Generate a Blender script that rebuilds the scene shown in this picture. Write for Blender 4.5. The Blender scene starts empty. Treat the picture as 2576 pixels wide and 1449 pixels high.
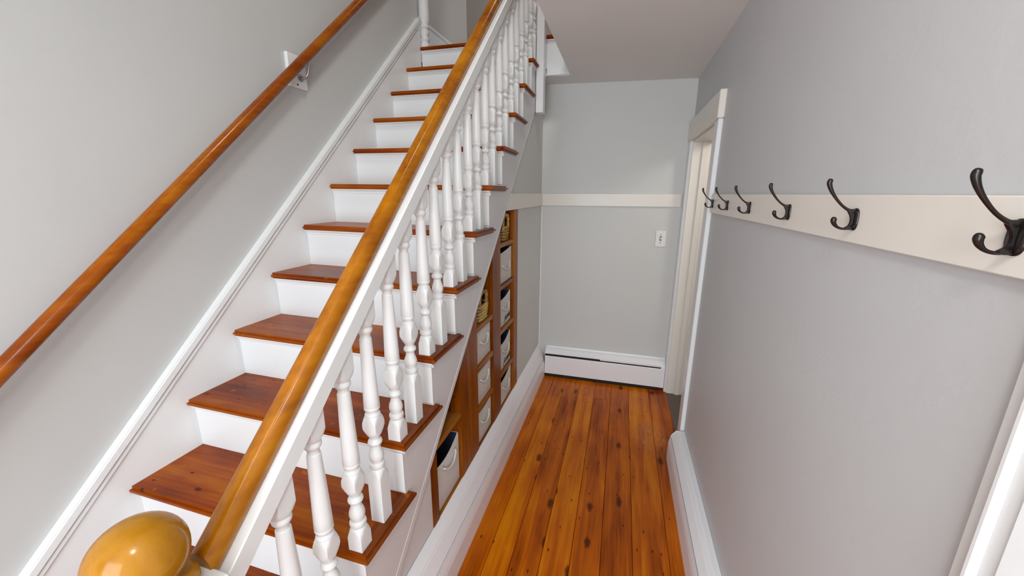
import bpy, bmesh, math, random
from mathutils import Vector, Matrix
random.seed(7)
PI = math.pi
S = bpy.context.scene
COL = S.collection

# ------------------------------------------------------------------ camera
EYE = 1.5154
F, PITCH, YAW, ROLL = 961.7, 0.2426, 0.2750, 0.0035
fw = Vector((-math.sin(YAW)*math.cos(PITCH), math.cos(YAW)*math.cos(PITCH), -math.sin(PITCH)))
rt = Vector((math.cos(YAW), math.sin(YAW), 0)); up = rt.cross(fw)
r2 = rt*math.cos(ROLL)+up*math.sin(ROLL); u2 = -rt*math.sin(ROLL)+up*math.cos(ROLL)
cd = bpy.data.cameras.new('camera'); cam = bpy.data.objects.new('camera', cd); COL.objects.link(cam)
cd.sensor_width = 36; cd.lens = F*36/2576; cd.clip_start = 0.01
M = Matrix((r2, u2, -fw)).transposed().to_4x4(); M.translation = (0, 0, EYE)
cam.matrix_world = M
S.camera = cam

# ------------------------------------------------------------------ world, lights, exposure
S.view_settings.view_transform = 'Standard'; S.view_settings.look = 'None'
S.view_settings.gamma = 1; S.view_settings.use_curve_mapping = False
S.view_settings.exposure = 0.36
W = bpy.data.worlds.new('world'); S.world = W; W.use_nodes = True
W.node_tree.nodes['Background'].inputs[0].default_value = (0.80, 0.88, 1.0, 1)
W.node_tree.nodes['Background'].inputs[1].default_value = 1.0

def area(name, loc, target, sx, sy, power, color=(1, 1, 1)):
    l = bpy.data.lights.new(name, 'AREA'); l.shape = 'RECTANGLE'; l.size = sx; l.size_y = sy
    l.energy = power; l.color = color
    o = bpy.data.objects.new(name, l); COL.objects.link(o); o.location = loc
    o.rotation_euler = (Vector(target)-Vector(loc)).to_track_quat('-Z', 'Y').to_euler()
    return o
area('entry_window_light', (-0.35, -1.62, 1.35), (-0.3, 1.5, 0.5), 1.3, 1.9, 42, (0.87, 0.94, 1.0))
def lamp(name, loc, r, power, color):
    l = bpy.data.lights.new(name, 'POINT'); l.shadow_soft_size = r; l.energy = power; l.color = color
    o = bpy.data.objects.new(name, l); COL.objects.link(o); o.location = loc
lamp('entry_ceiling_light', (0.0, -0.15, 2.10), 0.09, 11, (1.0, 0.96, 0.90))
area('stairwell_ceiling_light', (0.1, 0.9, 4.4), (-1.2, 1.2, 1.2), 0.35, 0.35, 21, (1.0, 0.97, 0.93))
area('upper_hall_light', (0.1, 3.4, 4.7), (0.0, 3.3, 2.5), 0.4, 0.4, 4, (1.0, 0.9, 0.78))

# ------------------------------------------------------------------ materials
def new_mat(name):
    m = bpy.data.materials.new(name); m.use_nodes = True
    nt = m.node_tree; return m, nt, nt.nodes['Principled BSDF']
def N(nt, typ, **kw):
    n = nt.nodes.new(typ)
    for k, v in kw.items(): setattr(n, k, v)
    return n
def paint(name, col, rough=0.5, bump=0.04, scale=60, var=0.03, spec=0.4):
    m, nt, b = new_mat(name)
    tc = N(nt, 'ShaderNodeTexCoord')
    n1 = N(nt, 'ShaderNodeTexNoise'); n1.inputs['Scale'].default_value = 3; n1.inputs['Detail'].default_value = 3
    nt.links.new(tc.outputs['Object'], n1.inputs['Vector'])
    mx = N(nt, 'ShaderNodeMix', data_type='RGBA')
    mx.inputs['A'].default_value = tuple(c*(1-var) for c in col)+(1,)
    mx.inputs['B'].default_value = tuple(min(1, c*(1+var)) for c in col)+(1,)
    nt.links.new(n1.outputs['Fac'], mx.inputs['Factor']); nt.links.new(mx.outputs['Result'], b.inputs['Base Color'])
    n2 = N(nt, 'ShaderNodeTexNoise'); n2.inputs['Scale'].default_value = scale; n2.inputs['Detail'].default_value = 4
    nt.links.new(tc.outputs['Object'], n2.inputs['Vector'])
    bp = N(nt, 'ShaderNodeBump'); bp.inputs['Strength'].default_value = bump; bp.inputs['Distance'].default_value = 0.01
    nt.links.new(n2.outputs['Fac'], bp.inputs['Height']); nt.links.new(bp.outputs['Normal'], b.inputs['Normal'])
    b.inputs['Roughness'].default_value = rough; b.inputs['Specular IOR Level'].default_value = spec
    return m

def wood(name, dark, mid, light, axis='Y', rough=0.3, coat=0.3, fine=1.0, knots=0.0, worn=False, blotch=2.0, var=0.35, scratches=0.0, spec=0.15):
    """grain runs along `axis`; per-object shift so no two boards match"""
    m, nt, b = new_mat(name); L = nt.links.new
    tc = N(nt, 'ShaderNodeTexCoord'); oi = N(nt, 'ShaderNodeObjectInfo')
    add = N(nt, 'ShaderNodeVectorMath', operation='MULTIPLY_ADD')
    cmb = N(nt, 'ShaderNodeCombineXYZ')
    for i in range(3): L(oi.outputs['Random'], cmb.inputs[i])
    sc = N(nt, 'ShaderNodeVectorMath', operation='SCALE'); sc.inputs['Scale'].default_value = 37.0
    L(cmb.outputs[0], sc.inputs[0])
    av = N(nt, 'ShaderNodeVectorMath', operation='ADD'); L(tc.outputs['Object'], av.inputs[0]); L(sc.outputs[0], av.inputs[1])
    i = 'XYZ'.index(axis)
    def stretched(across, along):
        mp = N(nt, 'ShaderNodeMapping'); s = [across]*3; s[i] = along
        mp.inputs['Scale'].default_value = s; L(av.outputs[0], mp.inputs['Vector']); return mp
    g = N(nt, 'ShaderNodeTexNoise'); g.inputs['Scale'].default_value = 1; g.inputs['Detail'].default_value = 6
    g.inputs['Roughness'].default_value = 0.6; g.inputs['Distortion'].default_value = 0.6
    L(stretched(22*fine, 1.6*fine).outputs[0], g.inputs['Vector'])
    g2 = N(nt, 'ShaderNodeTexNoise'); g2.inputs['Scale'].default_value = 1; g2.inputs['Detail'].default_value = 5
    L(stretched(120*fine, 5*fine).outputs[0], g2.inputs['Vector'])
    bl = N(nt, 'ShaderNodeTexNoise'); bl.inputs['Scale'].default_value = 1; bl.inputs['Detail'].default_value = 3
    L(stretched(blotch*2.2, blotch).outputs[0], bl.inputs['Vector'])
    def math_(op, a, c, v=None):
        n = N(nt, 'ShaderNodeMath', operation=op)
        for k, x in enumerate((a, c)):
            if isinstance(x, (int, float)): n.inputs[k].default_value = x
            else: L(x, n.inputs[k])
        return n.outputs[0]
    f = math_('MULTIPLY', g.outputs['Fac'], 0.42)
    f = math_('ADD', f, math_('MULTIPLY', g2.outputs['Fac'], 0.18))
    f = math_('ADD', f, math_('MULTIPLY', bl.outputs['Fac'], 0.40))
    f = math_('ADD', f, math_('MULTIPLY', math_('SUBTRACT', oi.outputs['Random'], 0.5), var*0.3))
    rmp = N(nt, 'ShaderNodeValToRGB'); e = rmp.color_ramp.elements
    e[0].position = 0.36; e[0].color = dark+(1,); e[1].position = 0.66; e[1].color = light+(1,)
    em = rmp.color_ramp.elements.new(0.50); em.color = mid+(1,)
    L(f, rmp.inputs['Fac']); colr = rmp.outputs['Color']
    def mixc(fac, a, c):
        mx = N(nt, 'ShaderNodeMix', data_type='RGBA')
        L(fac, mx.inputs['Factor']); L(a, mx.inputs['A'])
        if isinstance(c, tuple): mx.inputs['B'].default_value = c+(1,)
        else: L(c, mx.inputs['B'])
        return mx.outputs['Result']
    if knots:
        # sparse oval knots with a dark ring, and small nail-like flecks
        for sc_a, sc_l, th, keep in ((8.0, 3.4, 0.15*knots, 0.72), (30, 12, 0.13, 0.86)):
            v = N(nt, 'ShaderNodeTexVoronoi'); v.voronoi_dimensions = '2D' if axis in 'XY' else '3D'; v.inputs['Scale'].default_value = 1
            L(stretched(sc_a, sc_l).outputs[0], v.inputs['Vector'])
            w = N(nt, 'ShaderNodeTexNoise'); w.inputs['Scale'].default_value = 30; L(av.outputs[0], w.inputs['Vector'])
            d = math_('ADD', v.outputs['Distance'], math_('MULTIPLY', math_('SUBTRACT', w.outputs['Fac'], 0.5), 0.12))
            sep = N(nt, 'ShaderNodeSeparateColor'); L(v.outputs['Color'], sep.inputs[0])
            on = math_('GREATER_THAN', sep.outputs[0], keep)
            mr = N(nt, 'ShaderNodeMapRange'); mr.inputs['From Min'].default_value = th; mr.inputs['From Max'].default_value = th*0.45
            L(d, mr.inputs['Value'])
            colr = mixc(math_('MULTIPLY', math_('MULTIPLY', mr.outputs[0], on), 0.85), colr, tuple(c*0.30 for c in dark))
    rough_in = None
    if scratches:
        s1 = N(nt, 'ShaderNodeTexNoise'); s1.inputs['Scale'].default_value = 1; s1.inputs['Detail'].default_value = 2
        L(stretched(30, 30).outputs[0], s1.inputs['Vector'])
        mr = N(nt, 'ShaderNodeMapRange'); mr.inputs['From Min'].default_value = 0.66; mr.inputs['From Max'].default_value = 0.74
        L(s1.outputs['Fac'], mr.inputs['Value'])
        colr = mixc(math_('MULTIPLY', mr.outputs[0], scratches), colr, tuple(min(1, c*1.9+0.01) for c in light))
    if worn:
        # patch of finish worn through beside the doorway (streaky, lighter)
        geo = N(nt, 'ShaderNodeNewGeometry'); vs = N(nt, 'ShaderNodeVectorMath', operation='SUBTRACT')
        L(geo.outputs['Position'], vs.inputs[0]); vs.inputs[1].default_value = (0.275, 2.33, 0)
        vm = N(nt, 'ShaderNodeVectorMath', operation='MULTIPLY'); L(vs.outputs[0], vm.inputs[0]); vm.inputs[1].default_value = (7.5, 4.5, 0)
        ln = N(nt, 'ShaderNodeVectorMath', operation='LENGTH'); L(vm.outputs[0], ln.inputs[0])
        st = N(nt, 'ShaderNodeTexNoise'); st.inputs['Scale'].default_value = 1; st.inputs['Detail'].default_value = 4
        mp = N(nt, 'ShaderNodeMapping'); mp.inputs['Scale'].default_value = (110, 22, 1); L(geo.outputs['Position'], mp.inputs['Vector']); L(mp.outputs[0], st.inputs['Vector'])
        mr = N(nt, 'ShaderNodeMapRange'); mr.inputs['From Min'].default_value = 1.0; mr.inputs['From Max'].default_value = 0.35; L(ln.outputs['Value'], mr.inputs['Value'])
        mr2 = N(nt, 'ShaderNodeMapRange'); mr2.inputs['From Min'].default_value = 0.46; mr2.inputs['From Max'].default_value = 0.62; L(st.outputs['Fac'], mr2.inputs['Value'])
        colr = mixc(math_('MULTIPLY', math_('MULTIPLY', mr.outputs[0], mr2.outputs[0]), 0.75), colr, (0.42, 0.22, 0.08))
    L(colr, b.inputs['Base Color'])
    bp = N(nt, 'ShaderNodeBump'); bp.inputs['Strength'].default_value = 0.12; bp.inputs['Distance'].default_value = 0.004
    L(f, bp.inputs['Height']); L(bp.outputs['Normal'], b.inputs['Normal'])
    rr = N(nt, 'ShaderNodeMapRange'); rr.inputs['To Min'].default_value = rough*0.8; rr.inputs['To Max'].default_value = rough*1.3
    L(bl.outputs['Fac'], rr.inputs['Value']); L(rr.outputs[0], b.inputs['Roughness'])
    b.inputs['Specular IOR Level'].default_value = spec; b.inputs['Coat Weight'].default_value = coat; b.inputs['Coat Roughness'].default_value = 0.12
    return m

M_WALL = paint('light_grey_wall_paint', (0.640, 0.650, 0.632), 0.55, 0.05, 45)
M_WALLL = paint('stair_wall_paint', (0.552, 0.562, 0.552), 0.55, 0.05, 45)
M_WALLR = paint('grey_wall_paint', (0.580, 0.592, 0.600), 0.50, 0.06, 45)
M_CEIL = paint('ceiling_paint', (0.80, 0.79, 0.77), 0.8, 0.05)
M_UPW = paint('upper_wall_paint', (0.56, 0.53, 0.49), 0.7, 0.05)
M_WHITE = paint('white_gloss_trim_paint', (0.805, 0.825, 0.825), 0.30, 0.05, 30, 0.015, 0.5)
M_CREAM = paint('cream_white_board_paint', (0.80, 0.765, 0.70), 0.32, 0.04, 30, 0.015)
M_STRING = paint('stringer_satin_paint', (0.70, 0.70, 0.71), 0.38, 0.05, 25, 0.02)
M_HEAT = paint('heater_white_enamel', (0.90, 0.90, 0.92), 0.35, 0.02, 30, 0.01)
M_DARK = paint('recess_shade', (0.020, 0.020, 0.018), 0.9)  # near-black colour standing in for shade in gaps and slots
M_SUB = paint('dark_subfloor', (0.02, 0.008, 0.004), 0.9)
M_TAUPE = paint('taupe_threshold_floor', (0.13, 0.10, 0.08), 0.6)
M_CANVAS = paint('white_canvas', (0.74, 0.72, 0.68), 0.85, 0.5, 400, 0.04)
M_ROPE = paint('white_rope', (0.78, 0.75, 0.70), 0.8, 0.6, 300)
M_LINING = paint('navy_bin_lining', (0.020, 0.028, 0.05), 0.8)
M_INK = paint('black_lettering_ink', (0.035, 0.04, 0.05), 0.6)
M_PLATE = paint('white_switch_plastic', (0.80, 0.79, 0.76), 0.35, 0.0)
M_WOOD_FLOOR = wood('pine_floor_boards', (0.19, 0.027, 0.001), (0.50, 0.110, 0.001), (0.72, 0.235, 0.003), 'Y', 0.24, 0.04, 0.8, 1.0, True, 1.9, 0.32)
M_WOOD_TREAD = wood('stair_tread_wood', (0.095, 0.013, 0.001), (0.25, 0.043, 0.001), (0.40, 0.112, 0.006), 'X', 0.30, 0.04, 0.8, 0.5, False, 3.0, 0.3, 0.25)
M_WOOD_NOSE = wood('nosing_return_wood', (0.110, 0.020, 0.003), (0.235, 0.055, 0.006), (0.36, 0.12, 0.018), 'Y', 0.28, 0.08, 0.8, 0, False, 3.0, 0.3, 0.25)
M_WOOD_RAIL = wood('handrail_wood', (0.200, 0.050, 0.001), (0.370, 0.125, 0.002), (0.50, 0.21, 0.004), 'Y', 0.22, 0.22, 0.5, 0.0, False, 2.0, 0.1, 0.08)
M_WOOD_WRAIL = wood('wall_handrail_wood', (0.160, 0.025, 0.001), (0.290, 0.067, 0.001), (0.42, 0.14, 0.004), 'Y', 0.25, 0.18, 0.5, 0.0, False, 2.0, 0.1, 0.05)
M_WOOD_BALL = wood('newel_ball_wood', (0.250, 0.080, 0.004), (0.400, 0.170, 0.008), (0.50, 0.24, 0.014), 'Z', 0.18, 0.4, 0.5, 0.25, False, 2.5, 0.1, 0.05)
M_WOOD_CAB = wood('cabinet_wood', (0.105, 0.018, 0.001), (0.260, 0.066, 0.002), (0.40, 0.14, 0.008), 'Z', 0.32, 0.06, 0.6, 0.5, False, 2.5, 0.35)
M_WOOD_CABH = wood('cabinet_shelf_wood', (0.150, 0.040, 0.005), (0.310, 0.105, 0.012), (0.42, 0.17, 0.025), 'Y', 0.32, 0.06, 0.6, 0, False, 2.5, 0.3)
M_BASKET = wood('woven_seagrass', (0.20, 0.12, 0.035), (0.44, 0.30, 0.10), (0.62, 0.46, 0.18), 'Y', 0.7, 0, 2.5, 0, False, 12, 0.5)
m, nt, b = new_mat('dark_bronze_metal'); M_METAL = m
b.inputs['Base Color'].default_value = (0.045, 0.038, 0.036, 1); b.inputs['Metallic'].default_value = 0.85; b.inputs['Roughness'].default_value = 0.22
n1 = N(nt, 'ShaderNodeTexNoise'); n1.inputs['Scale'].default_value = 60
mr = N(nt, 'ShaderNodeMapRange'); mr.inputs['To Min'].default_value = 0.16; mr.inputs['To Max'].default_value = 0.32
nt.links.new(n1.outputs['Fac'], mr.inputs['Value']); nt.links.new(mr.outputs[0], b.inputs['Roughness'])
m, nt, b = new_mat('brushed_steel'); M_STEEL = m
b.inputs['Base Color'].default_value = (0.45, 0.44, 0.42, 1); b.inputs['Metallic'].default_value = 1.0
n1 = N(nt, 'ShaderNodeTexNoise'); n1.inputs['Scale'].default_value = 80
mr = N(nt, 'ShaderNodeMapRange'); mr.inputs['To Min'].default_value = 0.25; mr.inputs['To Max'].default_value = 0.4
nt.links.new(n1.outputs['Fac'], mr.inputs['Value']); nt.links.new(mr.outputs[0], b.inputs['Roughness'])

# ------------------------------------------------------------------ mesh helpers (verts given in world coordinates)
def wloc(o):
    v = Vector((0, 0, 0))
    while o is not None: v += o.location; o = o.parent
    return v
def obj(name, bm, mat, parent=None, origin=None, smooth=None):
    """link a bmesh (world coords) as one object, origin at `origin` or the parent's base"""
    me = bpy.data.meshes.new(name)
    base = Vector(origin) if origin is not None else (wloc(parent) if parent else Vector((0, 0, 0)))
    bmesh.ops.translate(bm, verts=bm.verts, vec=-base)
    bmesh.ops.recalc_face_normals(bm, faces=bm.faces)
    bm.to_mesh(me); bm.free()
    me.materials.append(mat)
    if smooth is not None:
        for p in me.polygons: p.use_smooth = True
        me.set_sharp_from_angle(angle=math.radians(smooth))
    o = bpy.data.objects.new(name, me); COL.objects.link(o)
    if parent: o.parent = parent; o.location = base-wloc(parent)
    else: o.location = base
    return o
def tag(o, label=None, cat=None, group=None, kind=None):
    for k, v in (('label', label), ('category', cat), ('group', group), ('kind', kind)):
        if v: o[k] = v
    return o
def thing(name, loc, label, cat, group=None, kind=None):
    o = bpy.data.objects.new(name, None); COL.objects.link(o); o.location = loc; o.empty_display_size = 0.1
    return tag(o, label, cat, group, kind)
def box(bm, a, b, bev=0.0, seg=1):
    x0, x1 = sorted((a[0], b[0])); y0, y1 = sorted((a[1], b[1])); z0, z1 = sorted((a[2], b[2]))
    vs = [bm.verts.new((x, y, z)) for x in (x0, x1) for y in (y0, y1) for z in (z0, z1)]
    fs = [bm.faces.new([vs[i] for i in f]) for f in ((0, 1, 3, 2), (4, 6, 7, 5), (0, 4, 5, 1), (2, 3, 7, 6), (0, 2, 6, 4), (1, 5, 7, 3))]
    if bev:
        es = {e for f in fs for e in f.edges}
        bmesh.ops.bevel(bm, geom=list(es), offset=bev, segments=seg, affect='EDGES', profile=0.6)
def boxo(name, a, b, mat, parent=None, bev=0.0, seg=1, **k):
    bm = bmesh.new(); box(bm, a, b, bev, seg); return obj(name, bm, mat, parent, smooth=35 if bev and seg > 1 else None, **k)
def prism(bm, pts, ax, lo, hi):
    """polygon pts in the two other axes, extruded along axis ax from lo to hi"""
    def mk(p, t):
        if ax == 'X': return (t, p[0], p[1])
        if ax == 'Y': return (p[0], t, p[1])
        return (p[0], p[1], t)
    A = [bm.verts.new(mk(p, lo)) for p in pts]; B = [bm.verts.new(mk(p, hi)) for p in pts]
    n = len(pts); fs = [bm.faces.new(A), bm.faces.new(B[::-1])]
    fs += [bm.faces.new((A[i], A[(i+1) % n], B[(i+1) % n], B[i])) for i in range(n)]
    return A, B, fs
def prismo(name, pts, ax, lo, hi, mat, parent=None, bev=0.0, **k):
    bm = bmesh.new(); prism(bm, pts, ax, lo, hi)
    if bev: bmesh.ops.bevel(bm, geom=list(bm.edges), offset=bev, segments=1, affect='EDGES')
    return obj(name, bm, mat, parent, **k)
def tube(bm, pts, radii, seg=12, flat=1.0, caps=True):
    pts = [Vector(p) for p in pts]; n = len(pts)
    if isinstance(radii, (int, float)): radii = [radii]*n
    rings = []; ref = None
    for i, p in enumerate(pts):
        t = (pts[min(i+1, n-1)]-pts[max(i-1, 0)]).normalized()
        if ref is None:
            ref = Vector((0, 1, 0)) if abs(t.y) < 0.9 else Vector((0, 0, 1))
        u = (ref-t*ref.dot(t)).normalized(); v = t.cross(u); ref = u
        rings.append([bm.verts.new(p+(u*math.cos(2*PI*k/seg)*flat+v*math.sin(2*PI*k/seg))*radii[i]) for k in range(seg)])
    for a, b in zip(rings, rings[1:]):
        for k in range(seg): bm.faces.new((a[k], a[(k+1) % seg], b[(k+1) % seg], b[k]))
    if caps: bm.faces.new(rings[0][::-1]); bm.faces.new(rings[-1])
def spline(pts, n=6):
    """catmull-rom through (vector..., radius) tuples"""
    out = []; P = [pts[0]]+list(pts)+[pts[-1]]
    for i in range(1, len(P)-2):
        for k in range(n):
            t = k/n; a, b, c, d = P[i-1], P[i], P[i+1], P[i+2]
            out.append(tuple(0.5*((2*b[j])+(-a[j]+c[j])*t+(2*a[j]-5*b[j]+4*c[j]-d[j])*t*t+(-a[j]+3*b[j]-3*c[j]+d[j])*t**3) for j in range(len(b))))
    out.append(tuple(pts[-1])); return out
def turned(bm, prof, half=None, seg=32, cx=0, cy=0, cz=0):
    """turned shaft: profile (z, r); where `half` is given the wood is a square blank of that
    half width, so round turning cuts into its corners as on a real spindle"""
    rings = []
    for z, r in prof:
        ring = []
        for k in range(seg):
            t = 2*PI*(k+0.0)/seg; c, s = math.cos(t), math.sin(t)
            rr = r if half is None else min(r, half/max(abs(c), abs(s)))
            ring.append(bm.verts.new((cx+rr*c, cy+rr*s, cz+z)))
        rings.append(ring)
    for a, b in zip(rings, rings[1:]):
        for k in range(seg): bm.faces.new((a[k], a[(k+1) % seg], b[(k+1) % seg], b[k]))
    bm.faces.new(rings[0][::-1]); bm.faces.new(rings[-1])
def copy_tree(o, parent=None):
    c = o.copy(); COL.objects.link(c); c.parent = parent
    for ch in [x for x in bpy.data.objects if x.parent == o]: copy_tree(ch, c)
    return c

# ------------------------------------------------------------------ dimensions
R, RUN, Y0, NOSE, TN = 0.195, 0.2112, 0.458, 0.024, 0.025
SL = R/RUN
XL, XR, XS = -1.477, -0.582, -0.607          # left skirt face, return nosing edge, stringer face
XW, YW = 0.430, 3.030                          # right wall, far wall
XLW = -1.495                                   # left wall
YF = -1.7                                      # front of the entry
ZC = 2.263
RB0, RB1 = 1.424, 1.515                        # chair rail / hook board
yk = lambda k: Y0+k*RUN
zk = lambda k: (k+2)*R
zline = lambda y, h: 2*R+(y-Y0)*SL+h           # line parallel to the flight, h above the nosings
ceil_z = lambda x: ZC+(XW-x)*0.026
def st(kind_name): pass
def struct(o, label=None): o['kind'] = 'structure'; return o

# ------------------------------------------------------------------ structure: floor
fl = boxo('floor', (XLW-0.1, YF, -0.06), (XW+0.12, YW+0.1, -0.021), M_SUB); struct(fl); fl['label'] = 'varnished orange pine board floor of the narrow hallway'
edges = [-1.50, -1.37, -1.25, -1.12, -1.0, -0.87, -0.74, -0.600, -0.457, -0.355, -0.234, -0.112, 0.012, 0.144, 0.295, 0.432]
for i, (a, b_) in enumerate(zip(edges, edges[1:])):
    if a < -0.61: joints = [YF, 0.1+0.05*(i % 3)]
    elif i == 11: joints = [YF, -0.3, 2.71, YW]
    elif i == 8: joints = [YF, 0.35, YW]
    elif i == 13: joints = [YF, 0.9, YW]
    else: joints = [YF, -0.5+0.3*(i % 4), YW]
    for p, q in zip(joints, joints[1:]):
        cx, cy = (a+b_)/2, (p+q)/2; dz = random.uniform(-0.0006, 0.0006)
        boxo('floor_plank', (a+0.0009, p+0.001, -0.021), (b_-0.0009, q-0.001, dz), M_WOOD_FLOOR, fl, 0.0012, origin=(cx, cy, 0))
# ------------------------------------------------------------------ structure: walls
struct(boxo('wall_left', (XLW-0.12, YF, 0), (XLW, 2.80, 4.9), M_WALLL))['label'] = 'pale grey wall beside the stair handrail'
# right wall with two doorways
D1 = (2.225, 2.95, 1.864)     # far doorway y0,y1,top
D2 = (-0.45, 0.395, 1.96)     # near doorway
zt_ = ZC+0.02
bm = bmesh.new()
prism(bm, [(YF, 0), (D2[0], 0), (D2[0], D2[2]), (D2[1], D2[2]), (D2[1], 0), (D1[0], 0), (D1[0], D1[2]), (D1[1], D1[2]), (D1[1], 0), (YW+0.12, 0), (YW+0.12, zt_), (YF, zt_)], 'X', XW, XW+0.12)
struct(obj('wall_right', bm, M_WALLR))['label'] = 'grey wall behind the row of coat hooks'
struct(boxo('wall_far', (-0.75, YW, 0), (XW+0.0, YW+0.12, 2.5), M_WALL))['label'] = 'grey end wall of the hallway'
# grey wall under the flight, between the cabinet and the far corner, following the stringer
yl = lambda z, h=-0.41: Y0+(z-2*R-h)/SL
struct(prismo('wall_stair_side', [(2.305, 0), (YW, 0), (YW, 2.30), (2.80, 2.30), (2.72, zline(2.72, -0.412)), (yl(RB0, -0.412), RB0), (2.305, RB0)], 'X', -0.72, -0.6165, M_WALL))['label'] = 'grey wall under the stairs at the far corner'
struct(prismo('wall_under_stairs', [(yl(0.0, -0.412), 0), (1.083, 0), (1.083, zline(1.083, -0.412))], 'X', -0.70, -0.6175, M_STRING))['label'] = 'white panel under the lowest steps beside the cabinet'
struct(boxo('wall_front', (XLW-0.1, YF-0.12, 0), (XLW+0.30, YF, 4.9), M_WALL))
struct(boxo('wall_front', (0.2, YF-0.12, 0), (XW+0.12, YF, 2.3), M_WALL))
struct(boxo('wall_front', (XLW+0.30, YF-0.12, 2.45), (0.2, YF, 4.9), M_WALL))
# ceilings: lower hall ceiling slab with the stairwell cut out of it
XO = -0.396                                    # stairwell edge
bm = bmesh.new()
prism(bm, [(XLW, YF), (XW, YF), (XW, YW), (-0.6165, YW), (-0.6165, 2.823), (XO, 2.823), (XO, 0.15), (XLW, 0.15)], 'Z', 0, 2.490)
for v in bm.verts:
    if v.co.z < 1: v.co.z = ceil_z(v.co.x)
struct(obj('ceiling', bm, M_CEIL))['label'] = 'low plain ceiling of the hallway'
struct(boxo('ceiling_upper', (-3.2, YF, 4.85), (2.4, 5.2, 4.95), M_UPW))
struct(boxo('floor_upper', (XO+0.006, 0.15, 2.491), (2.4, 4.9, 2.52), M_WOOD_TREAD))
struct(boxo('floor_upper', (-3.0, 3.04, 2.40), (XO+0.006, 4.9, 2.52), M_WOOD_TREAD))
struct(boxo('wall_upper_back', (-3.1, 4.15, 2.5), (2.4, 4.25, 4.85), M_UPW))['label'] = 'dim upstairs wall seen between the balusters'
struct(boxo('wall_upper_right', (1.5, YF, 2.5), (1.6, 4.25, 4.85), M_UPW))
struct(boxo('wall_upper_front', (XO, YF-0.1, 2.3), (1.6, YF, 4.85), M_UPW))
struct(boxo('wall_landing', (-3.0, 3.30, 2.3), (-1.322, 3.36, 4.85), M_UPW))['label'] = 'pale wall at the turn at the head of the stairs'
struct(boxo('wall_upper_left', (-3.0, 2.68, 2.3), (XLW-0.12, 2.80, 4.85), M_WALL))
# diagonal skirt of the winders on the landing wall
bm = bmesh.new()
def diag(x): return 2.728-(x+1.464)*0.781
prism(bm, [(-2.2, diag(-2.2)-0.022), (-1.322, diag(-1.322)-0.022), (-1.322, diag(-1.322)), (-2.2, diag(-2.2))], 'Y', 3.272, 3.30)
t = obj('trim_1', bm, M_WHITE); struct(t); t['label'] = 'slanting white skirt moulding at the top of the stairs'
bm = bmesh.new(); prism(bm, [(-2.2, 2.40), (-1.322, 2.40), (-1.322, diag(-1.322)-0.022), (-2.2, diag(-2.2)-0.022)], 'Y', 3.285, 3.30)
obj('skirt_board', bm, M_WHITE, t)
# room past the far doorway
struct(boxo('floor_side_room', (XW, D1[0]-0.6, -0.06), (1.6, 3.5, 0.004), M_TAUPE))['label'] = 'grey-brown floor past the far doorway'
struct(boxo('wall_side_room', (1.5, 1.6, 0), (1.6, 3.6, 2.4), M_UPW))
struct(boxo('wall_side_room', (XW+0.12, 3.5, 0), (1.5, 3.6, 2.4), M_UPW))
struct(boxo('wall_side_room', (XW+0.12, 1.6, 0), (1.5, 1.7, 2.4), M_UPW))
struct(boxo('ceiling_side_room', (XW+0.12, 1.6, 2.3), (1.6, 3.6, 2.4), M_CEIL))
lamp('side_room_fill', (1.1, 2.3, 2.1), 0.1, 9, (1.0, 0.95, 0.88))  # unseen fill lamp, added so the doorway jamb does not go dark

# ------------------------------------------------------------------ doors (casings and jambs)
d = thing('door_1', (XW, (D1[0]+D1[1])/2, 0), 'open doorway with white casing at the far end of the right wall', 'doorway', kind='structure')
CT = 0.022
boxo('casing_side', (XW-CT, D1[0]-0.088, 0), (XW, D1[0]-0.002, D1[2]), M_WHITE, d, 0.003)
boxo('casing_side', (XW-CT, D1[1]+0.002, 0), (XW, D1[1]+0.078, D1[2]), M_WHITE, d, 0.003)
boxo('casing_head', (XW-CT-0.008, D1[0]-0.100, D1[2]), (XW, D1[1]+0.078, D1[2]+0.125), M_CREAM, d, 0.003)
boxo('jamb', (XW-0.004, D1[1]-0.014, 0), (XW+0.135, D1[1]+0.002, D1[2]), M_CREAM, d, 0.002)
boxo('jamb', (XW-0.004, D1[0]-0.002, 0), (XW+0.135, D1[0]+0.014, D1[2]), M_CREAM, d, 0.002)
boxo('jamb', (XW-0.004, D1[0]+0.014, D1[2]-0.014), (XW+0.135, D1[1]-0.014, D1[2]), M_CREAM, d, 0.002)
boxo('door_stop', (XW+0.055, D1[1]-0.026, 0), (XW+0.09, D1[1]-0.0145, D1[2]-0.014), M_CREAM, d, 0.002)
d = thing('door_2', (XW, (D2[0]+D2[1])/2, 0), 'white door casing at the near right edge', 'doorway', kind='structure')
for ya, yb, sgn in ((D2[1], D2[1]+0.108, 1), (D2[0]-0.108, D2[0], -1)):
    pr = [(XW, ya), (XW, yb), (XW-0.014, yb), (XW-0.018, yb-0.022), (XW-0.026, yb-0.026), (XW-0.026, yb-0.030), (XW-0.019, yb-0.034), (XW-0.019, yb-0.050), (XW-0.024, yb-0.056), (XW-0.016, ya)]
    prismo('casing_side', pr, 'Z', 0, D2[2]+0.0, M_WHITE, d)
boxo('casing_head', (XW-0.024, D2[0]-0.108, D2[2]), (XW, D2[1]+0.108, D2[2]+0.108), M_WHITE, d, 0.003)
dl = boxo('door_leaf', (XW+0.05, D2[0], 0.01), (XW+0.09, D2[1], D2[2]), M_WHITE, d, 0.002)

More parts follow.
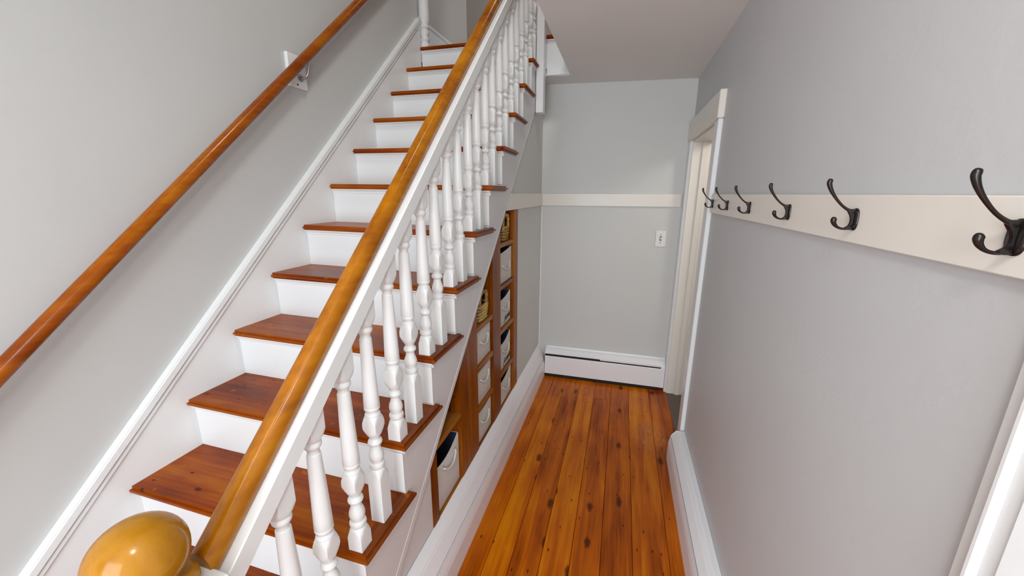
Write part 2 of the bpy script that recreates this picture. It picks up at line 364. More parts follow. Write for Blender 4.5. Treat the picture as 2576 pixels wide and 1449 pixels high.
# ------------------------------------------------------------------ chair rails and the hook board
t = boxo('trim_2', (-0.6165, YW-0.014, RB0), (XW-CT-0.008, YW, RB1), M_CREAM, bev=0.0015); struct(t); t['label'] = 'flat cream chair rail across the far wall'
t = prismo('trim_3', [(yl(RB0)+0.012, RB0), (YW-0.014, RB0), (YW-0.014, RB1), (yl(RB1)+0.012, RB1)], 'X', -0.6165, -0.6045, M_CREAM); struct(t); t['label'] = 'short cream chair rail under the stairs, left of the far corner'
t = boxo('trim_4', (XW-0.012, D2[1]+0.109, RB0+0.003), (XW, D1[0]-0.101, RB1), M_CREAM, bev=0.0015); struct(t); t['label'] = 'long cream board on the right wall carrying the hooks'
t = boxo('trim_5', (-0.6165, YW-0.012, 0.245), (-0.602, YW, RB0), M_WHITE, bev=0.004); struct(t); t['label'] = 'thin corner bead below the chair rail in the far left corner'
# left skirt with cap moulding
t = prismo('trim_6', [(0.02, 0), (0.52, 0), (2.79, zline(2.79, -0.5)), (2.79, zline(2.79, 0.118)), (-0.02, zline(-0.02, 0.10)), (-0.02, 0)], 'X', XLW, XL, M_WHITE)
struct(t); t['label'] = 'white slanting skirt board along the left wall of the stairs'
def strip(name, h0, h1, xo, parent, y0=-0.02, y1=2.775, dh=0.028):
    e = dh/(2.35)
    f = lambda y, h: zline(y, h)+(y-Y0)*e
    bm = bmesh.new()
    prism(bm, [(y0, f(y0, h0)), (y1, f(y1, h0)), (y1, f(y1, h1)), (y0, f(y0, h1))], 'X', XLW, xo)
    bmesh.ops.bevel(bm, geom=[e_ for e_ in bm.edges if all(abs(v.co.x-xo) < 1e-6 for v in e_.verts)], offset=0.004, segments=2, affect='EDGES')
    return obj(name, bm, M_WHITE, parent)
strip('cap_moulding', 0.122, 0.158, XL+0.012, t); strip('bead_moulding', 0.097, 0.1205, XL+0.007, t)

# ------------------------------------------------------------------ staircase
sc_ = thing('staircase', (-1.03, 0.25, 0), 'white and varnished wood staircase climbing beside the left wall', 'staircase')
def sag(bm):
    for v in bm.verts: v.co.z -= 0.0088*(v.co.x-XL)/0.895
SM = -0.633
for k in range(-1, 12):
    y, z = yk(k), zk(k)
    yb = y+RUN+NOSE
    top = (k == 11)
    # tread with half-round nose, mitred to a separate return
    xr_ = XO-0.004 if top else XR
    bm = bmesh.new()
    if top: pts = [(XL, y), (xr_, y), (xr_, YW-0.001), (XL, YW-0.001)]
    else: pts = [(XL, y), (XR-0.0006, y), (SM-0.0006, y+(XR-SM)), (SM-0.0006, yb), (XL, yb)]
    prism(bm, pts, 'Z', z-TN, z)
    es = [e for e in bm.edges if abs(e.verts[0].co.y-y) < 1e-5 and abs(e.verts[1].co.y-y) < 1e-5 and abs(e.verts[0].co.z-e.verts[1].co.z) < 1e-5]
    bmesh.ops.bevel(bm, geom=es, offset=0.0085, segments=4, affect='EDGES')
    sag(bm)
    obj('tread', bm, M_WOOD_TREAD, sc_, origin=(-1.0, y, z), smooth=40)
    if not top:
        bm = bmesh.new(); ye = y+RUN+NOSE+0.022 if k < 10 else 2.697
        prism(bm, [(XR, y), (XR, ye), (SM, ye), (SM, y+(XR-SM))], 'Z', z-TN, z)
        es = [e for e in bm.edges if abs(e.verts[0].co.z-e.verts[1].co.z) < 1e-5 and
              ((abs(e.verts[0].co.x-XR) < 1e-5 and abs(e.verts[1].co.x-XR) < 1e-5) or (abs(e.verts[0].co.y-ye) < 1e-5 and abs(e.verts[1].co.y-ye) < 1e-5))]
        bmesh.ops.bevel(bm, geom=es, offset=0.0085, segments=4, affect='EDGES')
        # the part past the next riser is only the return itself, outside the stringer
        sag(bm)
        obj('nosing_return', bm, M_WOOD_NOSE, sc_, origin=(XR, y, z), smooth=40)
    # riser
    xr2 = XO-0.004 if top else -0.6105
    z0 = zk(k-1) if k > -1 else 0
    if top: box_z = ceil_z(XO)
    bm = bmesh.new(); box(bm, (XL, y+NOSE, z0), (xr2, y+NOSE+0.016, z-TN-0.0002)); sag(bm)
    obj('riser', bm, M_WHITE, sc_)
    # cove moulding under the nose (front, and along the string)
    cove = lambda s: [(0, 0), (s, 0), (s, -0.004), (s*0.55, -0.007), (s*0.25, -0.013), (s*0.15, -0.020), (0, -0.022)]
    bm = bmesh.new()
    prism(bm, [(y+NOSE-a, z-TN+c) for a, c in cove(0.015)], 'X', XL, xr2+(0.012 if not top else 0)); sag(bm)
    obj('cove_moulding', bm, M_WHITE, sc_)
    if not top:
        bm = bmesh.new()
        prism(bm, [(XS+a*0.8, z-TN-0.0088+c) for a, c in cove(0.012)], 'Y', y+NOSE-0.008, y+RUN+NOSE+0.015 if k < 10 else 2.696)
        obj('cove_moulding', bm, M_STRING, sc_)
        # little pilaster at the riser end
        boxo('end_pilaster', (XS-0.040, y+NOSE-0.006, z0), (XS+0.0005, y+NOSE-0.0002, z-TN-0.030), M_WHITE, sc_, 0.0015)
# open string, saw-toothed above, straight below
pts = [(0.10, 0.0), (0.10, zk(-2)+0.0)]
pts = []
for k in range(-1, 12):
    zt = zk(k)-TN-0.0095
    pts.append((yk(k)+NOSE+0.0002, (zk(k-1)-TN-0.0095) if k > -1 else 0.0)); pts.append((yk(k)+NOSE+0.0002, zt))
pts = pts[:-1]
pts += [(2.795, zline(2.795, -0.41)), (yl(0.0), 0.0)]
bm = bmesh.new(); prism(bm, pts, 'X', XS-0.009, XS)
obj('stringer', bm, M_STRING, sc_)
bm = bmesh.new()
prism(bm, [(yl(0.0)-0.02, 0.02), (2.69, zline(2.69, -0.41)+0.008), (2.69, zline(2.69, -0.41)), (yl(0.0), 0)], 'X', XS, XS+0.0012)
obj('stringer_bead', bm, M_STRING, sc_)
# underside of the flight
bm = bmesh.new(); prism(bm, [(0.62, zline(0.62, -0.395)), (2.70, zline(2.70, -0.395)), (2.70, zline(2.70, -0.38)), (0.62, zline(0.62, -0.38))], 'X', XL, -0.62)
obj('soffit', bm, M_WOOD_CAB, sc_)
# landing fascia nosing returns into the upper floor: handled by the top tread/riser (they run to the well edge)

t = boxo('trim_7', (-0.552, 2.805, 2.2885), (XO-0.001, 2.8215, 2.3375), M_WHITE); struct(t); t['label'] = 'white fascia board where the ceiling opens for the stairs'

# ------------------------------------------------------------------ banister
bn = thing('banister', (-0.63, 0.30, 0.195), 'stair banister with wooden handrail, white rail and turned white balusters', 'banister')
XB = -0.628
def prof(ext, top):
    p = [(0, .0300), (.040+ext, .0300), (.048+ext, .0275), (.056+ext, .0240), (.062+ext, .0215), (.066+ext, .0195), (.068+ext, .0175), (.070+ext, .0185),
         (.074+ext, .0212), (.079+ext, .0222), (.084+ext, .0212), (.087+ext, .0180), (.088+ext, .0160), (.092+ext, .0168), (.097+ext, .0188), (.103+ext, .0203),
         (.109+ext, .0206), (.116+ext, .0196), (.123+ext, .0172), (.130+ext, .0146), (.137+ext, .0130), (.142+ext, .0128), (.1435+ext, .0150), (.147+ext, .0185), (.152+ext, .0200),
         (.157+ext, .0188), (.161+ext, .0155), (.163+ext, .0135), (.167+ext, .0140), (.171+ext, .0158), (.175+ext, .0180), (.177+ext, .0195), (.181+ext, .0212), (.187+ext, .0245),
         (.194+ext, .0280), (.201+ext, .0298), (.210+ext, .0300), (.218+ext, .0290), (.226+ext, .0262), (.233+ext, .0228), (.237+ext, .0205), (.240+ext, .0210), (.243+ext, .0195),
         (.245+ext, .0162), (.248+ext, .0160), (.252+ext, .0185), (.256+ext, .0208), (.259+ext, .0215), (.262+ext, .0213), (.2635+ext, .0206), (.2650+ext, .0213)]
    for i in range(1, 9): p.append((.265+.196*i/8+ext, .0213-.0060*(i/8)**1.1))
    p += [(.462+ext, .0150), (.465+ext, .0132), (.470+ext, .0130), (.474+ext, .0138), (.478+ext, .0165), (.482+ext, .0190), (.486+ext, .0197), (.490+ext, .0190), (.493+ext, .0170), (.495+ext, .0172),
          (.498+ext, .0200), (.504+ext, .0238), (.511+ext, .0275), (.518+ext, .0300), (top, .0300)]
    return p
def mk_baluster(ext, top, k, off):
    bm = bmesh.new(); turned(bm, prof(ext, top), 0.021, 40)
    loc = Vector((XB, yk(k)+off, zk(k)-0.0079))
    bmesh.ops.translate(bm, verts=bm.verts, vec=loc)
    return obj('baluster', bm, M_WHITE, bn, origin=loc, smooth=28)
bA = bB = None
for k in range(-1, 11):
    for typ, off in (('A', .036), ('B', .136)):
        if k == -1 and typ == 'A': continue
        if k == -1: continue
        loc = Vector((XB, yk(k)+off, zk(k)-0.0079))
        if typ == 'A':
            if bA is None: bA = mk_baluster(0.0, 0.580, k, off); continue
            o = bA.copy()
        else:
            if bB is None: bB = mk_baluster(0.105, 0.673, k, off); continue
            o = bB.copy()
        COL.objects.link(o); o.parent = bn; o.location = loc-bn.location
# rail: sweep a section (x, perpendicular g) along the flight
dirv = Vector((0, RUN, R)).normalized(); nrm = Vector((0, -R, RUN)).normalized(); cosS = RUN/math.hypot(RUN, R)
def sweep(name, sec, ya, yb, mat, parent, smooth=30, squarecut=True):
    bm = bmesh.new()
    rings = []
    for yy in (ya, yb):
        ring = []
        for x, g in sec:
            h = g/cosS
            ring.append(bm.verts.new((x, yy, zline(yy, h))))
        rings.append(ring)
    n = len(sec)
    for i in range(n): bm.faces.new((rings[0][i], rings[0][(i+1) % n], rings[1][(i+1) % n], rings[1][i]))
    bm.faces.new(rings[0][::-1]); bm.faces.new(rings[1])
    return obj(name, bm, mat, parent, origin=(sec[0][0], ya, zline(ya, 0.5)), smooth=smooth)
gc, rr_ = 0.446, 0.0255
sec = []
for i in range(25):
    a = -PI/180*52+i*(PI+2*PI/180*52)/24
    sec.append((-0.642+rr_*math.cos(a), gc+rr_*math.sin(a)))
rail = sweep('handrail', sec, 0.350, 2.72, M_WOOD_RAIL, bn, 50)
sb = sweep('sub_rail', [(-0.656, .3865), (-0.604, .3865), (-0.600, .389), (-0.600, .4265), (-0.6025, .4285), (-0.656, .4290)], 0.352, 2.72, M_WHITE, bn, 30)
# bottom newel: square white post, flat top block, wooden collar and ball
nx, ny = -0.638, 0.279
nb = thing('newel_post', (nx, ny, zk(-1)), None, None); nb.parent = bn; nb.location = Vector((nx, ny, zk(-1)))-bn.location
def nobj(name, bm, mat, smooth=None): return obj(name, bm, mat, nb, smooth=smooth)
bm = bmesh.new(); box(bm, (nx-0.045, ny-0.045, 0.1875), (nx+0.045, ny+0.045, 0.88), 0.004); nobj('post', bm, M_WHITE)
bm = bmesh.new(); box(bm, (nx-0.055, ny-0.06, 0.865), (nx+0.055, ny+0.077, 0.905), 0.004); nobj('post_top', bm, M_WHITE)
bm = bmesh.new(); turned(bm, [(0, .054), (.003, .058), (.016, .061), (.030, .060), (.037, .054), (.041, .040), (.046, .030)], None, 40, nx, ny, 0.905); nobj('collar', bm, M_WOOD_BALL, 30)
bm = bmesh.new(); bmesh.ops.create_uvsphere(bm, u_segments=48, v_segments=28, radius=0.059)
for v in bm.verts: v.co = Vector((v.co.x+nx, v.co.y+ny, v.co.z*1.02+1.002))
nobj('ball', bm, M_WOOD_BALL, 60)
# top newel: drop post hanging past the ceiling edge
tn = thing('newel_post', (0, 0, 0), None, None); tn.parent = bn; tn.location = Vector((-0.584, 2.74, 2.04))-bn.location
bm = bmesh.new(); box(bm, (-0.603, 2.698, zline(2.698, -0.41)-0.01), (-0.553, 2.768, 2.66), 0.003)
obj('post', bm, M_WHITE, tn)
bm = bmesh.new(); turned(bm, [(0, .025), (.01, .030), (.03, .031), (.05, .024), (.07, .020), (.14, .027), (.20, .030), (.28, .024), (.33, .022), (.36, .030), (.40, .030), (.44, .034), (.48, .034)], None, 24, -0.590, 2.733, 2.66)
obj('turned_shaft', bm, M_WHITE, tn, smooth=30)

# corner post at the head of the left wall
cp = thing('corner_post', (-1.455, 2.822, 2.535), 'turned white corner post at the head of the left skirt', 'post')
bm = bmesh.new()
pr = [(0, .030), (.028, .030), (.033, .022), (.037, .022), (.045, .030), (.055, .033), (.064, .026), (.072, .022), (.085, .028), (.098, .033), (.108, .028), (.114, .022), (.120, .024), (.128, .033), (.138, .034), (.146, .026), (.152, .028), (.165, .035), (.20, .036), (.9, .030), (1.0, .034), (1.06, .030)]
turned(bm, pr, None, 28, -1.455, 2.822, 2.535); obj('turned_shaft', bm, M_WHITE, cp, smooth=30)
boxo('top_block', (-1.487, 2.790, 3.595), (-1.423, 2.854, 3.75), M_WHITE, cp, 0.003)

# ------------------------------------------------------------------ wall handrail
A = Vector((-1.43, -0.55, 0)); 
def wz(y): return 1.089+(y-0.483)*(2.483-1.089)/(2.015-0.483)
wr = thing('wall_handrail', (-1.43, 0.5, wz(0.5)), 'round varnished wooden handrail on the left wall', 'handrail')
bm = bmesh.new(); tube(bm, [(-1.43, y, wz(y)) for y in (-0.60, 0.5, 1.5, 2.45)], 0.0215, 28)
obj('rail', bm, M_WOOD_WRAIL, wr, smooth=50)
for ybk, vis in ((1.60, True), (-0.25, False)):
    dz = wz(ybk)-wz(1.60)
    bk = thing('bracket', (0, 0, 0), None, None); bk.parent = wr; bk.location = Vector((XLW, ybk, wz(ybk)))-wr.location
    bm = bmesh.new()
    s = 0.052
    prism(bm, [(ybk-s, 1.985+dz), (ybk+s, 1.985+dz), (ybk+s, 2.125+dz), (ybk-s, 2.125+dz)], 'X', XLW, XLW+0.018)
    bmesh.ops.bevel(bm, geom=list(bm.edges), offset=0.003, segments=1, affect='EDGES')
    obj('back_plate', bm, M_WHITE, bk)
    bm = bmesh.new()
    P0 = [(-1.477, ybk+0.012, 2.030+dz, .006), (-1.462, ybk+0.012, 2.028+dz, .0055), (-1.440, ybk+0.016, 2.040+dz, .0055), (-1.430, ybk+0.022, wz(ybk)-0.018, .0055)]
    sp = spline(P0, 5); tube(bm, [p[:3] for p in sp], [p[3] for p in sp], 10)
    tube(bm, [(-1.430, ybk-0.01, wz(ybk-0.01)-0.0235), (-1.430, ybk+0.075, wz(ybk+0.075)-0.0235)], 0.008, 8, 0.6)
    obj('arm', bm, M_STEEL, bk, smooth=40)
    bm = bmesh.new()
    tube(bm, [(-1.4785, ybk+0.012, 2.030+dz), (-1.474, ybk+0.012, 2.030+dz)], 0.016, 20)
    obj('flange', bm, M_STEEL, bk, smooth=40)
    bm = bmesh.new(); tube(bm, [(-1.477, ybk-0.01, 1.998+dz), (-1.4752, ybk-0.01, 1.998+dz)], 0.004, 10)
    obj('screw', bm, M_METAL, bk)

# ------------------------------------------------------------------ baseboard heaters
def heater(loc, label, side, a, b_):
    """side: 'L' (along y at the stairs), 'R' (right wall), 'F' (far wall)"""
    h = thing('baseboard_heater', loc, label, 'heater')
    def ext(name, pts, lo, hi, mat=M_HEAT, bev=0):
        bm = bmesh.new()
        if side == 'L': prism(bm, [(-0.6165+d_, z) for d_, z in pts], 'Y', lo, hi)
        elif side == 'R': prism(bm, [(XW-d_, z) for d_, z in pts], 'Y', lo, hi)
        else: prism(bm, [(YW-d_, z) for d_, z in pts], 'X', lo, hi)
        if bev: bmesh.ops.bevel(bm, geom=list(bm.edges), offset=bev, segments=1, affect='EDGES')
        return obj(name, bm, mat, h)
    if side == 'L':
        ext('back_panel', [(0.001, 0), (0.004, 0), (0.004, .24), (0.001, .24)], a, b_)
        ext('front_panel', [(.068, .0), (.0705, .0), (.0705, .104), (.067, .125), (.060, .153), (.0575, .152), (.0645, .124), (.068, .103)], a, b_)
        ext('hood', [(.001, .262), (.006, .262), (.030, .229), (.0302, .2245), (.0330, .2215), (.0575, .1665), (.0560, .158), (.0535, .158), (.0545, .1645), (.031, .217), (.028, .222), (.004, .255), (.001, .255)], a, b_)
        ext('damper', [(.02, .140), (.0575, .140), (.0575, .152), (.02, .152)], a, b_)
    elif side == 'R':
        ext('back_panel', [(.001, 0), (.004, 0), (.004, .18), (.001, .18)], a, b_)
        ext('front_panel', [(.077, .0), (.080, .0), (.080, .104), (.0775, .125), (.071, .150), (.069, .149), (.075, .124), (.077, .103)], a, b_)
        ext('hood', [(.001, .197), (.022, .197), (.0225, .1925), (.042, .1915), (.046, .189), (.0685, .160), (.067, .152), (.0645, .153), (.066, .159), (.044, .187), (.001, .188)], a, b_)
        ext('damper', [(.02, .138), (.0675, .138), (.0675, .150), (.02, .150)], a, b_)
        ext('end_cap', [(.001, 0), (.080, 0), (.080, .106), (.076, .130), (.068, .162), (.045, .193), (.001, .195)], b_, b_+0.006)
    else:
        ext('back_panel', [(.001, 0), (.004, 0), (.004, .24), (.001, .24)], a, b_)
        ext('front_panel', [(.067, .030), (.070, .030), (.070, .181), (.066, .187), (.063, .187), (.063, .184), (.067, .179)], a, b_)
        ext('hood', [(.001, .258), (.010, .258), (.014, .248), (.040, .238), (.044, .232), (.066, .213), (.066, .206), (.063, .206), (.063, .211), (.042, .228), (.012, .242), (.001, .25)], a, b_)
        ext('damper', [(.030, .176), (.0625, .176), (.0625, .200), (.030, .200)], a, b_, M_DARK)  # coloured near-black to give the shade inside the open slot
        ext('damper', [(.0630, .198), (.0655, .198), (.0655, .207), (.0630, .207)], (a+b_)/2-0.02, b_)
        ext('end_cap', [(.001, .0), (.0715, .03), (.0715, .188), (.067, .212), (.044, .234), (.014, .250), (.001, .259)], b_-0.028, b_+0.002)
        ext('gap_shade_box', [(.012, .001), (.062, .001), (.062, .12), (.012, .12)], a+.02, b_-.03, M_DARK)  # dark box standing in for the shade in the gap under the panel
    return h
heater((-0.58, 1.2, 0), 'long white baseboard heater below the stair cabinet', 'L', -0.3, YW-0.072)
heater((0.39, 1.3, 0), 'white baseboard heater along the right wall', 'R', D2[1]+0.11, 2.118)
heater((-0.08, 2.99, 0), 'short white baseboard heater across the far wall', 'F', -0.544, 0.404)
# filler corner between left and far heaters
struct(prismo('baseboard_corner', [(-0.615, .262), (-0.560, .1665), (-0.5465, .104), (-0.5465, 0), (-0.615, 0)], 'Y', YW-0.0715, YW-0.001, M_HEAT))['label'] = 'white corner piece joining the two heaters'

# ------------------------------------------------------------------ coat hooks
def hook(y, label):
    h = thing('coat_hook', (XW-0.012, y, 1.470), label, 'hook', 'dark double coat hooks on the right wall board')
    xf = XW-0.012
    bm = bmesh.new()      # oval domed plate
    rings = []
    for d_, s in ((0, 1.0), (.0015, 1.0), (.0032, .92), (.0042, .75)):
        rings.append([bm.verts.new((xf-d_, y+0.0125*s*math.copysign(abs(math.cos(t))**0.85, math.cos(t)), 1.4705+0.0205*s*math.copysign(abs(math.sin(t))**0.8, math.sin(t)))) for t in [2*PI*i/28 for i in range(28)]])
    for p, q in zip(rings, rings[1:]):
        for i in range(28): bm.faces.new((p[i], p[(i+1) % 28], q[(i+1) % 28], q[i]))
    bm.faces.new(rings[0][::-1]); bm.faces.new(rings[-1])
    obj('plate', bm, M_METAL, h, smooth=40)
    bm = bmesh.new()      # web joining both arms
    g = [(0.0, 1.4895), (-.006, 1.4895), (-.012, 1.4892), (-.0165, 1.4880), (-.0115, 1.4830), (-.0082, 1.4780), (-.0062, 1.4720), (-.0060, 1.4640), (-.0080, 1.4580), (-.0130, 1.4545), (-.018, 1.4525), (-.010, 1.4512), (0.0, 1.4512)]
    prism(bm, [(xf+a, z) for a, z in g], 'Y', y-0.0032, y+0.0032)
    bmesh.ops.bevel(bm, geom=list(bm.edges), offset=0.0009, segments=1, affect='EDGES')
    obj('web', bm, M_METAL, h)
    dx = xf-0.418
    bm = bmesh.new()
    U = [(.4135, y, 1.4845, .0036), (.4040, y, 1.4880, .0027), (.3925, y, 1.4965, .0023), (.3805, y, 1.5100, .0026), (.3715, y, 1.5235, .0034), (.3670, y, 1.5345, .0042), (.3672, y, 1.5395, .0043), (.3685, y, 1.5425, .0032), (.3690, y, 1.5436, .0010)]
    sp = spline(U, 5); tube(bm, [(p[0]+dx, p[1], p[2]) for p in sp], [max(.0005, p[3]) for p in sp], 14)
    obj('upper_arm', bm, M_METAL, h, smooth=50)
    bm = bmesh.new()
    Lw = [(.4120, y, 1.4540, .0028), (.4020, y, 1.4528, .0022), (.3930, y, 1.4555, .0024), (.3868, y, 1.4615, .0036), (.3845, y, 1.4675, .0046), (.3852, y, 1.4715, .0045), (.3862, y, 1.4735, .0026), (.3866, y, 1.4742, .0008)]
    sp = spline(Lw, 5); tube(bm, [(p[0]+dx, p[1], p[2]) for p in sp], [max(.0005, p[3]) for p in sp], 14)
    obj('lower_arm', bm, M_METAL, h, smooth=50)
    for zz in (1.4835, 1.4580):
        bm = bmesh.new(); tube(bm, [(xf-.0030, y-0.0078, zz), (xf-.0052, y-0.0078, zz)], 0.0022, 10)
        obj('screw', bm, M_METAL, h)
    return h
hl = ['dark coat hook nearest the camera, cut by the right edge', 'second coat hook from the camera, dark double hook', 'third coat hook from the camera on the cream board',
      'third coat hook from the far doorway on the cream board', 'second coat hook from the far doorway', 'farthest small coat hook beside the doorway casing']
hy = [0.553, 0.868, 1.172, 1.502, 1.797, 2.075]
for y, l in zip(hy, hl): hook(y, l)

# ------------------------------------------------------------------ light switch
sw = thing('light_switch', (0.287, YW, 1.193), 'white toggle light switch on the far wall', 'switch')
boxo('cover_plate', (0.251, YW-0.006, 1.133), (0.324, YW, 1.253), M_PLATE, sw, 0.002)
boxo('toggle', (0.2835, YW-0.016, 1.186), (0.2915, YW-0.0062, 1.206), M_PLATE, sw, 0.0015)
boxo('slot', (0.281, YW-0.0066, 1.180), (0.294, YW-0.0059, 1.211), M_DARK, sw)
for zz in (1.2235, 1.164):
    bm = bmesh.new(); tube(bm, [(0.2875, YW-0.005, zz), (0.2875, YW-0.0072, zz)], 0.0032, 10); obj('screw', bm, M_METAL, sw)

# ------------------------------------------------------------------ built-in cabinet under the stairs
cb = thing('shelving_unit', (-0.75, 1.7, 0.24), 'built-in varnished wood cubby shelves under the stairs', 'shelves')
XC, DP = -0.613, 0.36
XBK = XC-DP
ztop = lambda y: min(zline(y, -0.41)-0.003, RB0-0.002)
def stile(y0, y1, x1=XBK, nm='upright'):
    # slanted-top board following the stringer
    bm = bmesh.new()
    pts = [(y0, 0.262), (y1, 0.262), (y1, ztop(y1))]
    yc = yl(RB0+0.001)
    if y0 < yc < y1: pts.append((yc, RB0-0.002))
    pts.append((y0, ztop(y0)))
    prism(bm, pts, 'X', x1, XC)
    bmesh.ops.bevel(bm, geom=[e for e in bm.edges if all(abs(v.co.x-XC) < 1e-6 for v in e.verts)], offset=0.0015, segments=1, affect='EDGES')
    return obj(nm, bm, M_WOOD_CAB, cb, origin=(XC, (y0+y1)/2, 0.262))
stile(1.085, 1.131); stile(1.367, 1.4755); stile(1.4765, 1.575); stile(1.811, 1.942); stile(2.213, 2.303)
boxo('bottom_shelf', (XBK, 1.085, 0.236), (XC, 2.303, 0.2615), M_WOOD_CABH, cb, 0.001)
prismo('back_panel', [(1.085, 0.236), (2.303, 0.236), (2.303, RB0-0.01), (yl(RB0)+0.03, RB0-0.01), (1.085, ztop(1.085)-0.01)], 'X', XBK-0.012, XBK, M_WOOD_CAB, cb)
boxo('kick_panel', (XBK, 1.085, 0.0), (XBK+0.02, 2.303, 0.2355), M_WOOD_CAB, cb)
def shelf(y0, y1, z0, z1):
    boxo('shelf', (XBK, y0+0.0004, z0), (XC-0.002, y1-0.0004, z1), M_WOOD_CABH, cb, 0.001, origin=(XC, (y0+y1)/2, z0))
shelf(1.131, 1.367, .566, .590)
for a, c in ((.877, .901), (.671, .697), (.455, .479)): shelf(1.575, 1.811, a, c)
for a, c in ((1.229, 1.252), (.992, 1.015), (.731, .757), (.462, .489)): shelf(1.942, 2.213, a, c)
# face-frame reveal strips at the far side of each opening
for y, z0, z1 in ((1.3655, .592, .66), (1.3655, .262, .565), (1.8095, .480, .670), (1.8095, .698, .876), (1.8095, .902, 1.21), (2.2115, .262, .461), (2.2115, .49, .73), (2.2115, .758, .991), (2.2115, 1.016, 1.228), (2.2115, 1.253, 1.41)):
    z1 = min(z1, ztop(y-0.02)-0.03)
    boxo('cleat', (XC-0.045, y-0.009, z0), (XC-0.022, y, z1), M_WOOD_CAB, cb, 0.001)

# ------------------------------------------------------------------ storage bins
def bin_(y0, y1, z0, z1, label, dip=0.03, text=None, handle=True, xf=-0.626, lean=0.0, navy=False, hfrac=0.62):
    g = 'white canvas bins in the cubbies under the stairs'
    t = thing('storage_bin', ((xf-0.14), (y0+y1)/2, z0), label, 'bin', g)
    D = 0.26; n = 10; th = 0.004
    bm = bmesh.new()
    # perimeter of the wall, front edge dips in the middle
    per = []
    for i in range(n+1): s = i/n; per.append((xf, y0+(y1-y0)*s, dip*math.sin(PI*s)**1.0+lean*(1-s)))
    for i in range(1, 5): per.append((xf-D*i/4, y1, 0.0))
    for i in range(1, n+1): s = i/n; per.append((xf-D, y1-(y1-y0)*s, 0.0))
    for i in range(1, 4): per.append((xf-D+D*i/4, y0, lean*i/4))
    cx, cy = xf-D/2, (y0+y1)/2
    def ring(inset, level, zoff=0):
        out = []
        for x, y, dd in per:
            xx = x+(-inset if x > cx else inset) if abs(x-cx) > D/2-1e-6 else x
            yy = y+(-inset if y > cy else inset) if abs(y-cy) > (y1-y0)/2-1e-6 else y
            tz = z1-dd
            # slight bulge of the cloth
            if x == xf and 0 < level < 1: xx += 0.003*math.sin(PI*level)*math.sin(PI*(y-y0)/(y1-y0))
            out.append(bm.verts.new((xx, yy, z0+0.001+(tz-z0-0.001)*level+zoff)))
        return out
    m_ = len(per)
    R_ = [ring(0.004, 0.0), ring(0, 0.03), ring(0, 0.35), ring(0, 0.65), ring(0, 0.97), ring(0.0015, 1.0), ring(th, 0.995), ring(th, 0.6), ring(th+0.002, 0.04)]
    for a, b_ in zip(R_, R_[1:]):
        for i in range(m_): bm.faces.new((a[i], a[(i+1) % m_], b_[(i+1) % m_], b_[i]))
    bm.faces.new(R_[0][::-1]); fb = bm.faces.new(R_[-1])
    bd = obj('body', bm, M_CANVAS, t, smooth=40)
    # dark lining
    bd.data.materials.append(M_LINING)
    for p in bd.data.polygons:
        c = p.center
        if p.index >= 6*m_+0 and p.index < 8*m_ or p.index == 8*m_+1: p.material_index = 1
    if handle:
        zc = z0+(z1-z0)*hfrac; yc = (y0+y1)/2+0.005; hw = (y1-y0)*0.27
        bm = bmesh.new()
        P0 = [(xf-0.003, yc-hw, zc+0.004, .0042), (xf+0.006, yc-hw*0.97, zc-0.002, .0045), (xf+0.011, yc-hw*0.5, zc-0.019, .0048), (xf+0.012, yc, zc-0.024, .0048), (xf+0.011, yc+hw*0.5, zc-0.017, .0048), (xf+0.006, yc+hw*0.97, zc+0.004, .0045), (xf-0.003, yc+hw, zc+0.010, .0042)]
        sp = spline(P0, 8); tube(bm, [p[:3] for p in sp], [p[3]*(1+0.10*math.sin(i*1.9)) for i, p in enumerate(sp)], 10)
        obj('rope_handle', bm, M_ROPE, t, smooth=60)
        for yy, zz in ((yc-hw, zc+0.004), (yc+hw, zc+0.010)):
            bm = bmesh.new(); tube(bm, [(xf-0.001, yy, zz), (xf+0.0012, yy, zz)], 0.0072, 14)
            obj('grommet', bm, M_STEEL, t)
    if text:
        cu = bpy.data.curves.new('lettering', 'FONT'); cu.body = text; cu.size = 0.050; cu.shear = 0.35; cu.extrude = 0.0004; cu.align_x = 'RIGHT'; cu.offset = 0.0012
        tmp = bpy.data.objects.new('tmp_text', cu); COL.objects.link(tmp)
        me = bpy.data.meshes.new_from_object(tmp); bpy.data.objects.remove(tmp)
        ml = Matrix(((0, 0, 1), (1, 0, 0), (0, 1, 0))).to_4x4()
        ml.translation = Vector((xf+0.0022, y1-0.012, z0+0.030))-t.location
        me.transform(ml); me.materials.append(M_INK)
        o = bpy.data.objects.new('lettering', me); COL.objects.link(o); o.parent = t
    return t
bin_(1.150, 1.356, .2625, .500, 'white canvas bin alone in the lowest, nearest cubby, blue inside', 0.020, lean=0.03, hfrac=0.72)
bin_(1.585, 1.795, .698, .868, 'white canvas bin directly under the larger woven basket', 0.0, hfrac=0.66)
bin_(1.585, 1.795, .480, .662, 'white canvas bin in the middle of the three below the larger woven basket', 0.0, hfrac=0.70)
bin_(1.585, 1.795, .2625, .440, 'lowest white canvas bin in the middle column, loose rope handle', 0.012, hfrac=0.62)
bin_(1.958, 2.196, 1.016, 1.212, 'uppermost white canvas bin in the far column, horizontal rope', 0.004, lean=0.02, hfrac=0.52)
bin_(1.958, 2.176, .758, .948, 'second white canvas bin from the top of the far column, dark name on it', 0.012, text='James', lean=0.02, hfrac=0.62)
bin_(1.958, 2.176, .490, .690, 'third white canvas bin from the top of the far column, dark name on it', 0.020, text='Joseph', lean=0.03, hfrac=0.60)
bin_(1.958, 2.190, .2625, .448, 'bottom white canvas bin in the far column, gaping dark top', 0.015, lean=0.035, hfrac=0.55)

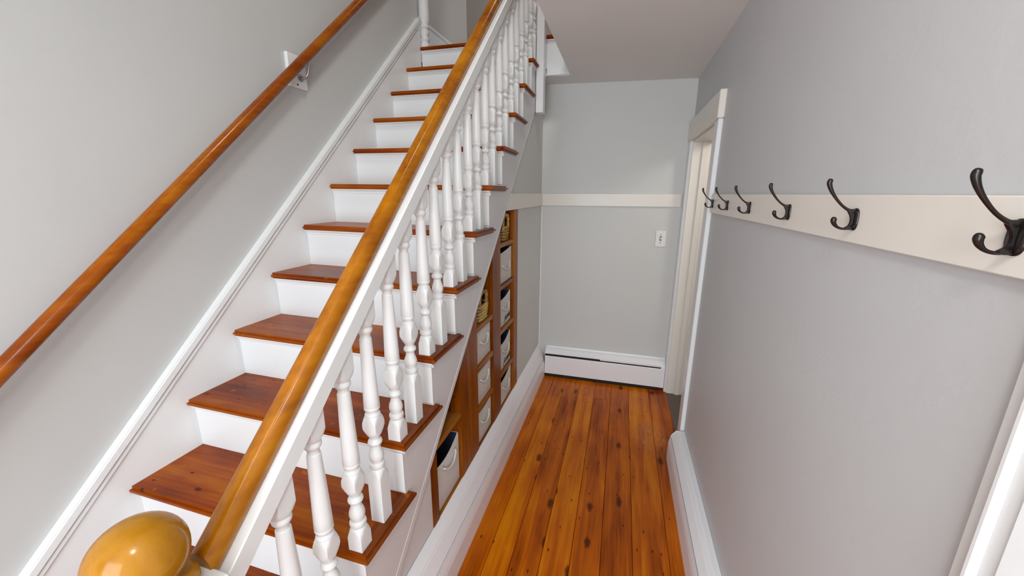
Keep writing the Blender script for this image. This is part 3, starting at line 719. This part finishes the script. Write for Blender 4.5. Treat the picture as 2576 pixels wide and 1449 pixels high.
# ------------------------------------------------------------------ woven baskets
def basket(y0, y1, z0, z1, xf, label, depth=0.22):
    t = thing('woven_basket', (xf-depth/2, (y0+y1)/2, z0), label, 'basket', 'woven seagrass baskets in the cubbies')
    rnd = random.Random(int(y0*1000))
    bm = bmesh.new()
    cy, cx = (y0+y1)/2, xf-depth/2; hy_, hx = (y1-y0)/2, depth/2
    rows = int((z1-z0)/0.0155)
    def pt(s, z, out=0.0):
        # rounded rectangle perimeter, s in 0..1
        a = 2*PI*s; c, s_ = math.cos(a), math.sin(a)
        k = (abs(c)**5+abs(s_)**5)**(-1/5)
        fl_ = 1-0.06*(1-(z-z0)/(z1-z0))
        return Vector((cx+(hx*fl_+out)*c*k, cy+(hy_*fl_+out)*s_*k, z))
    box_pts = []
    body = bmesh.new()
    nseg = 34
    for r in range(rows):
        z = z0+0.009+r*(z1-z0-0.016)/(rows-1)
        for i in range(nseg):
            s0 = (i+0.5*(r % 2))/nseg
            c = pt(s0, z, -0.002); a = pt(s0-0.42/nseg, z+rnd.uniform(-.002, .002), -0.005); b_ = pt(s0+0.42/nseg, z+rnd.uniform(-.002, .002), -0.005)
            tube(body, [a, c+(c-Vector((cx, cy, c.z))).normalized()*0.004, b_], [.0045, .0088, .0045], 6)
    obj('weave', body, M_BASKET, t, smooth=60)['kind'] = 'stuff'
    bm = bmesh.new()
    Rg = []
    for z, o_ in ((z0+0.001, -0.008), (z1-0.004, -0.008), (z1-0.004, -0.016), (z0+0.006, -0.016)):
        Rg.append([bm.verts.new(pt(i/40, z, o_)) for i in range(40)])
    for p, q in zip(Rg, Rg[1:]):
        for i in range(40): bm.faces.new((p[i], p[(i+1) % 40], q[(i+1) % 40], q[i]))
    bm.faces.new(Rg[0][::-1]); bm.faces.new(Rg[-1])
    obj('core', bm, M_LINING, t)
    for sx in (1, -1):    # two arched handles at the short ends
        bm = bmesh.new()
        hp = [(cx+sx*(hx-0.004), cy-0.045, z1-0.02, .008), (cx+sx*(hx-0.002), cy-0.045, z1+0.035, .008), (cx+sx*(hx-0.002), cy-0.030, z1+0.058, .009), (cx+sx*(hx-0.002), cy+0.030, z1+0.060, .009), (cx+sx*(hx-0.002), cy+0.047, z1+0.035, .008), (cx+sx*(hx-0.004), cy+0.047, z1-0.02, .008)]
        sp = spline(hp, 6); tube(bm, [p[:3] for p in sp], [p[3]*(1+.18*math.sin(i*1.7)) for i, p in enumerate(sp)], 8)
        obj('handle', bm, M_BASKET, t, smooth=60)
basket(1.622, 1.788, .903, .985, -0.627, 'larger woven seagrass basket on top of the middle column of cubbies')
basket(2.02, 2.160, 1.254, 1.335, -0.627, 'smaller woven seagrass basket in the topmost far cubby')
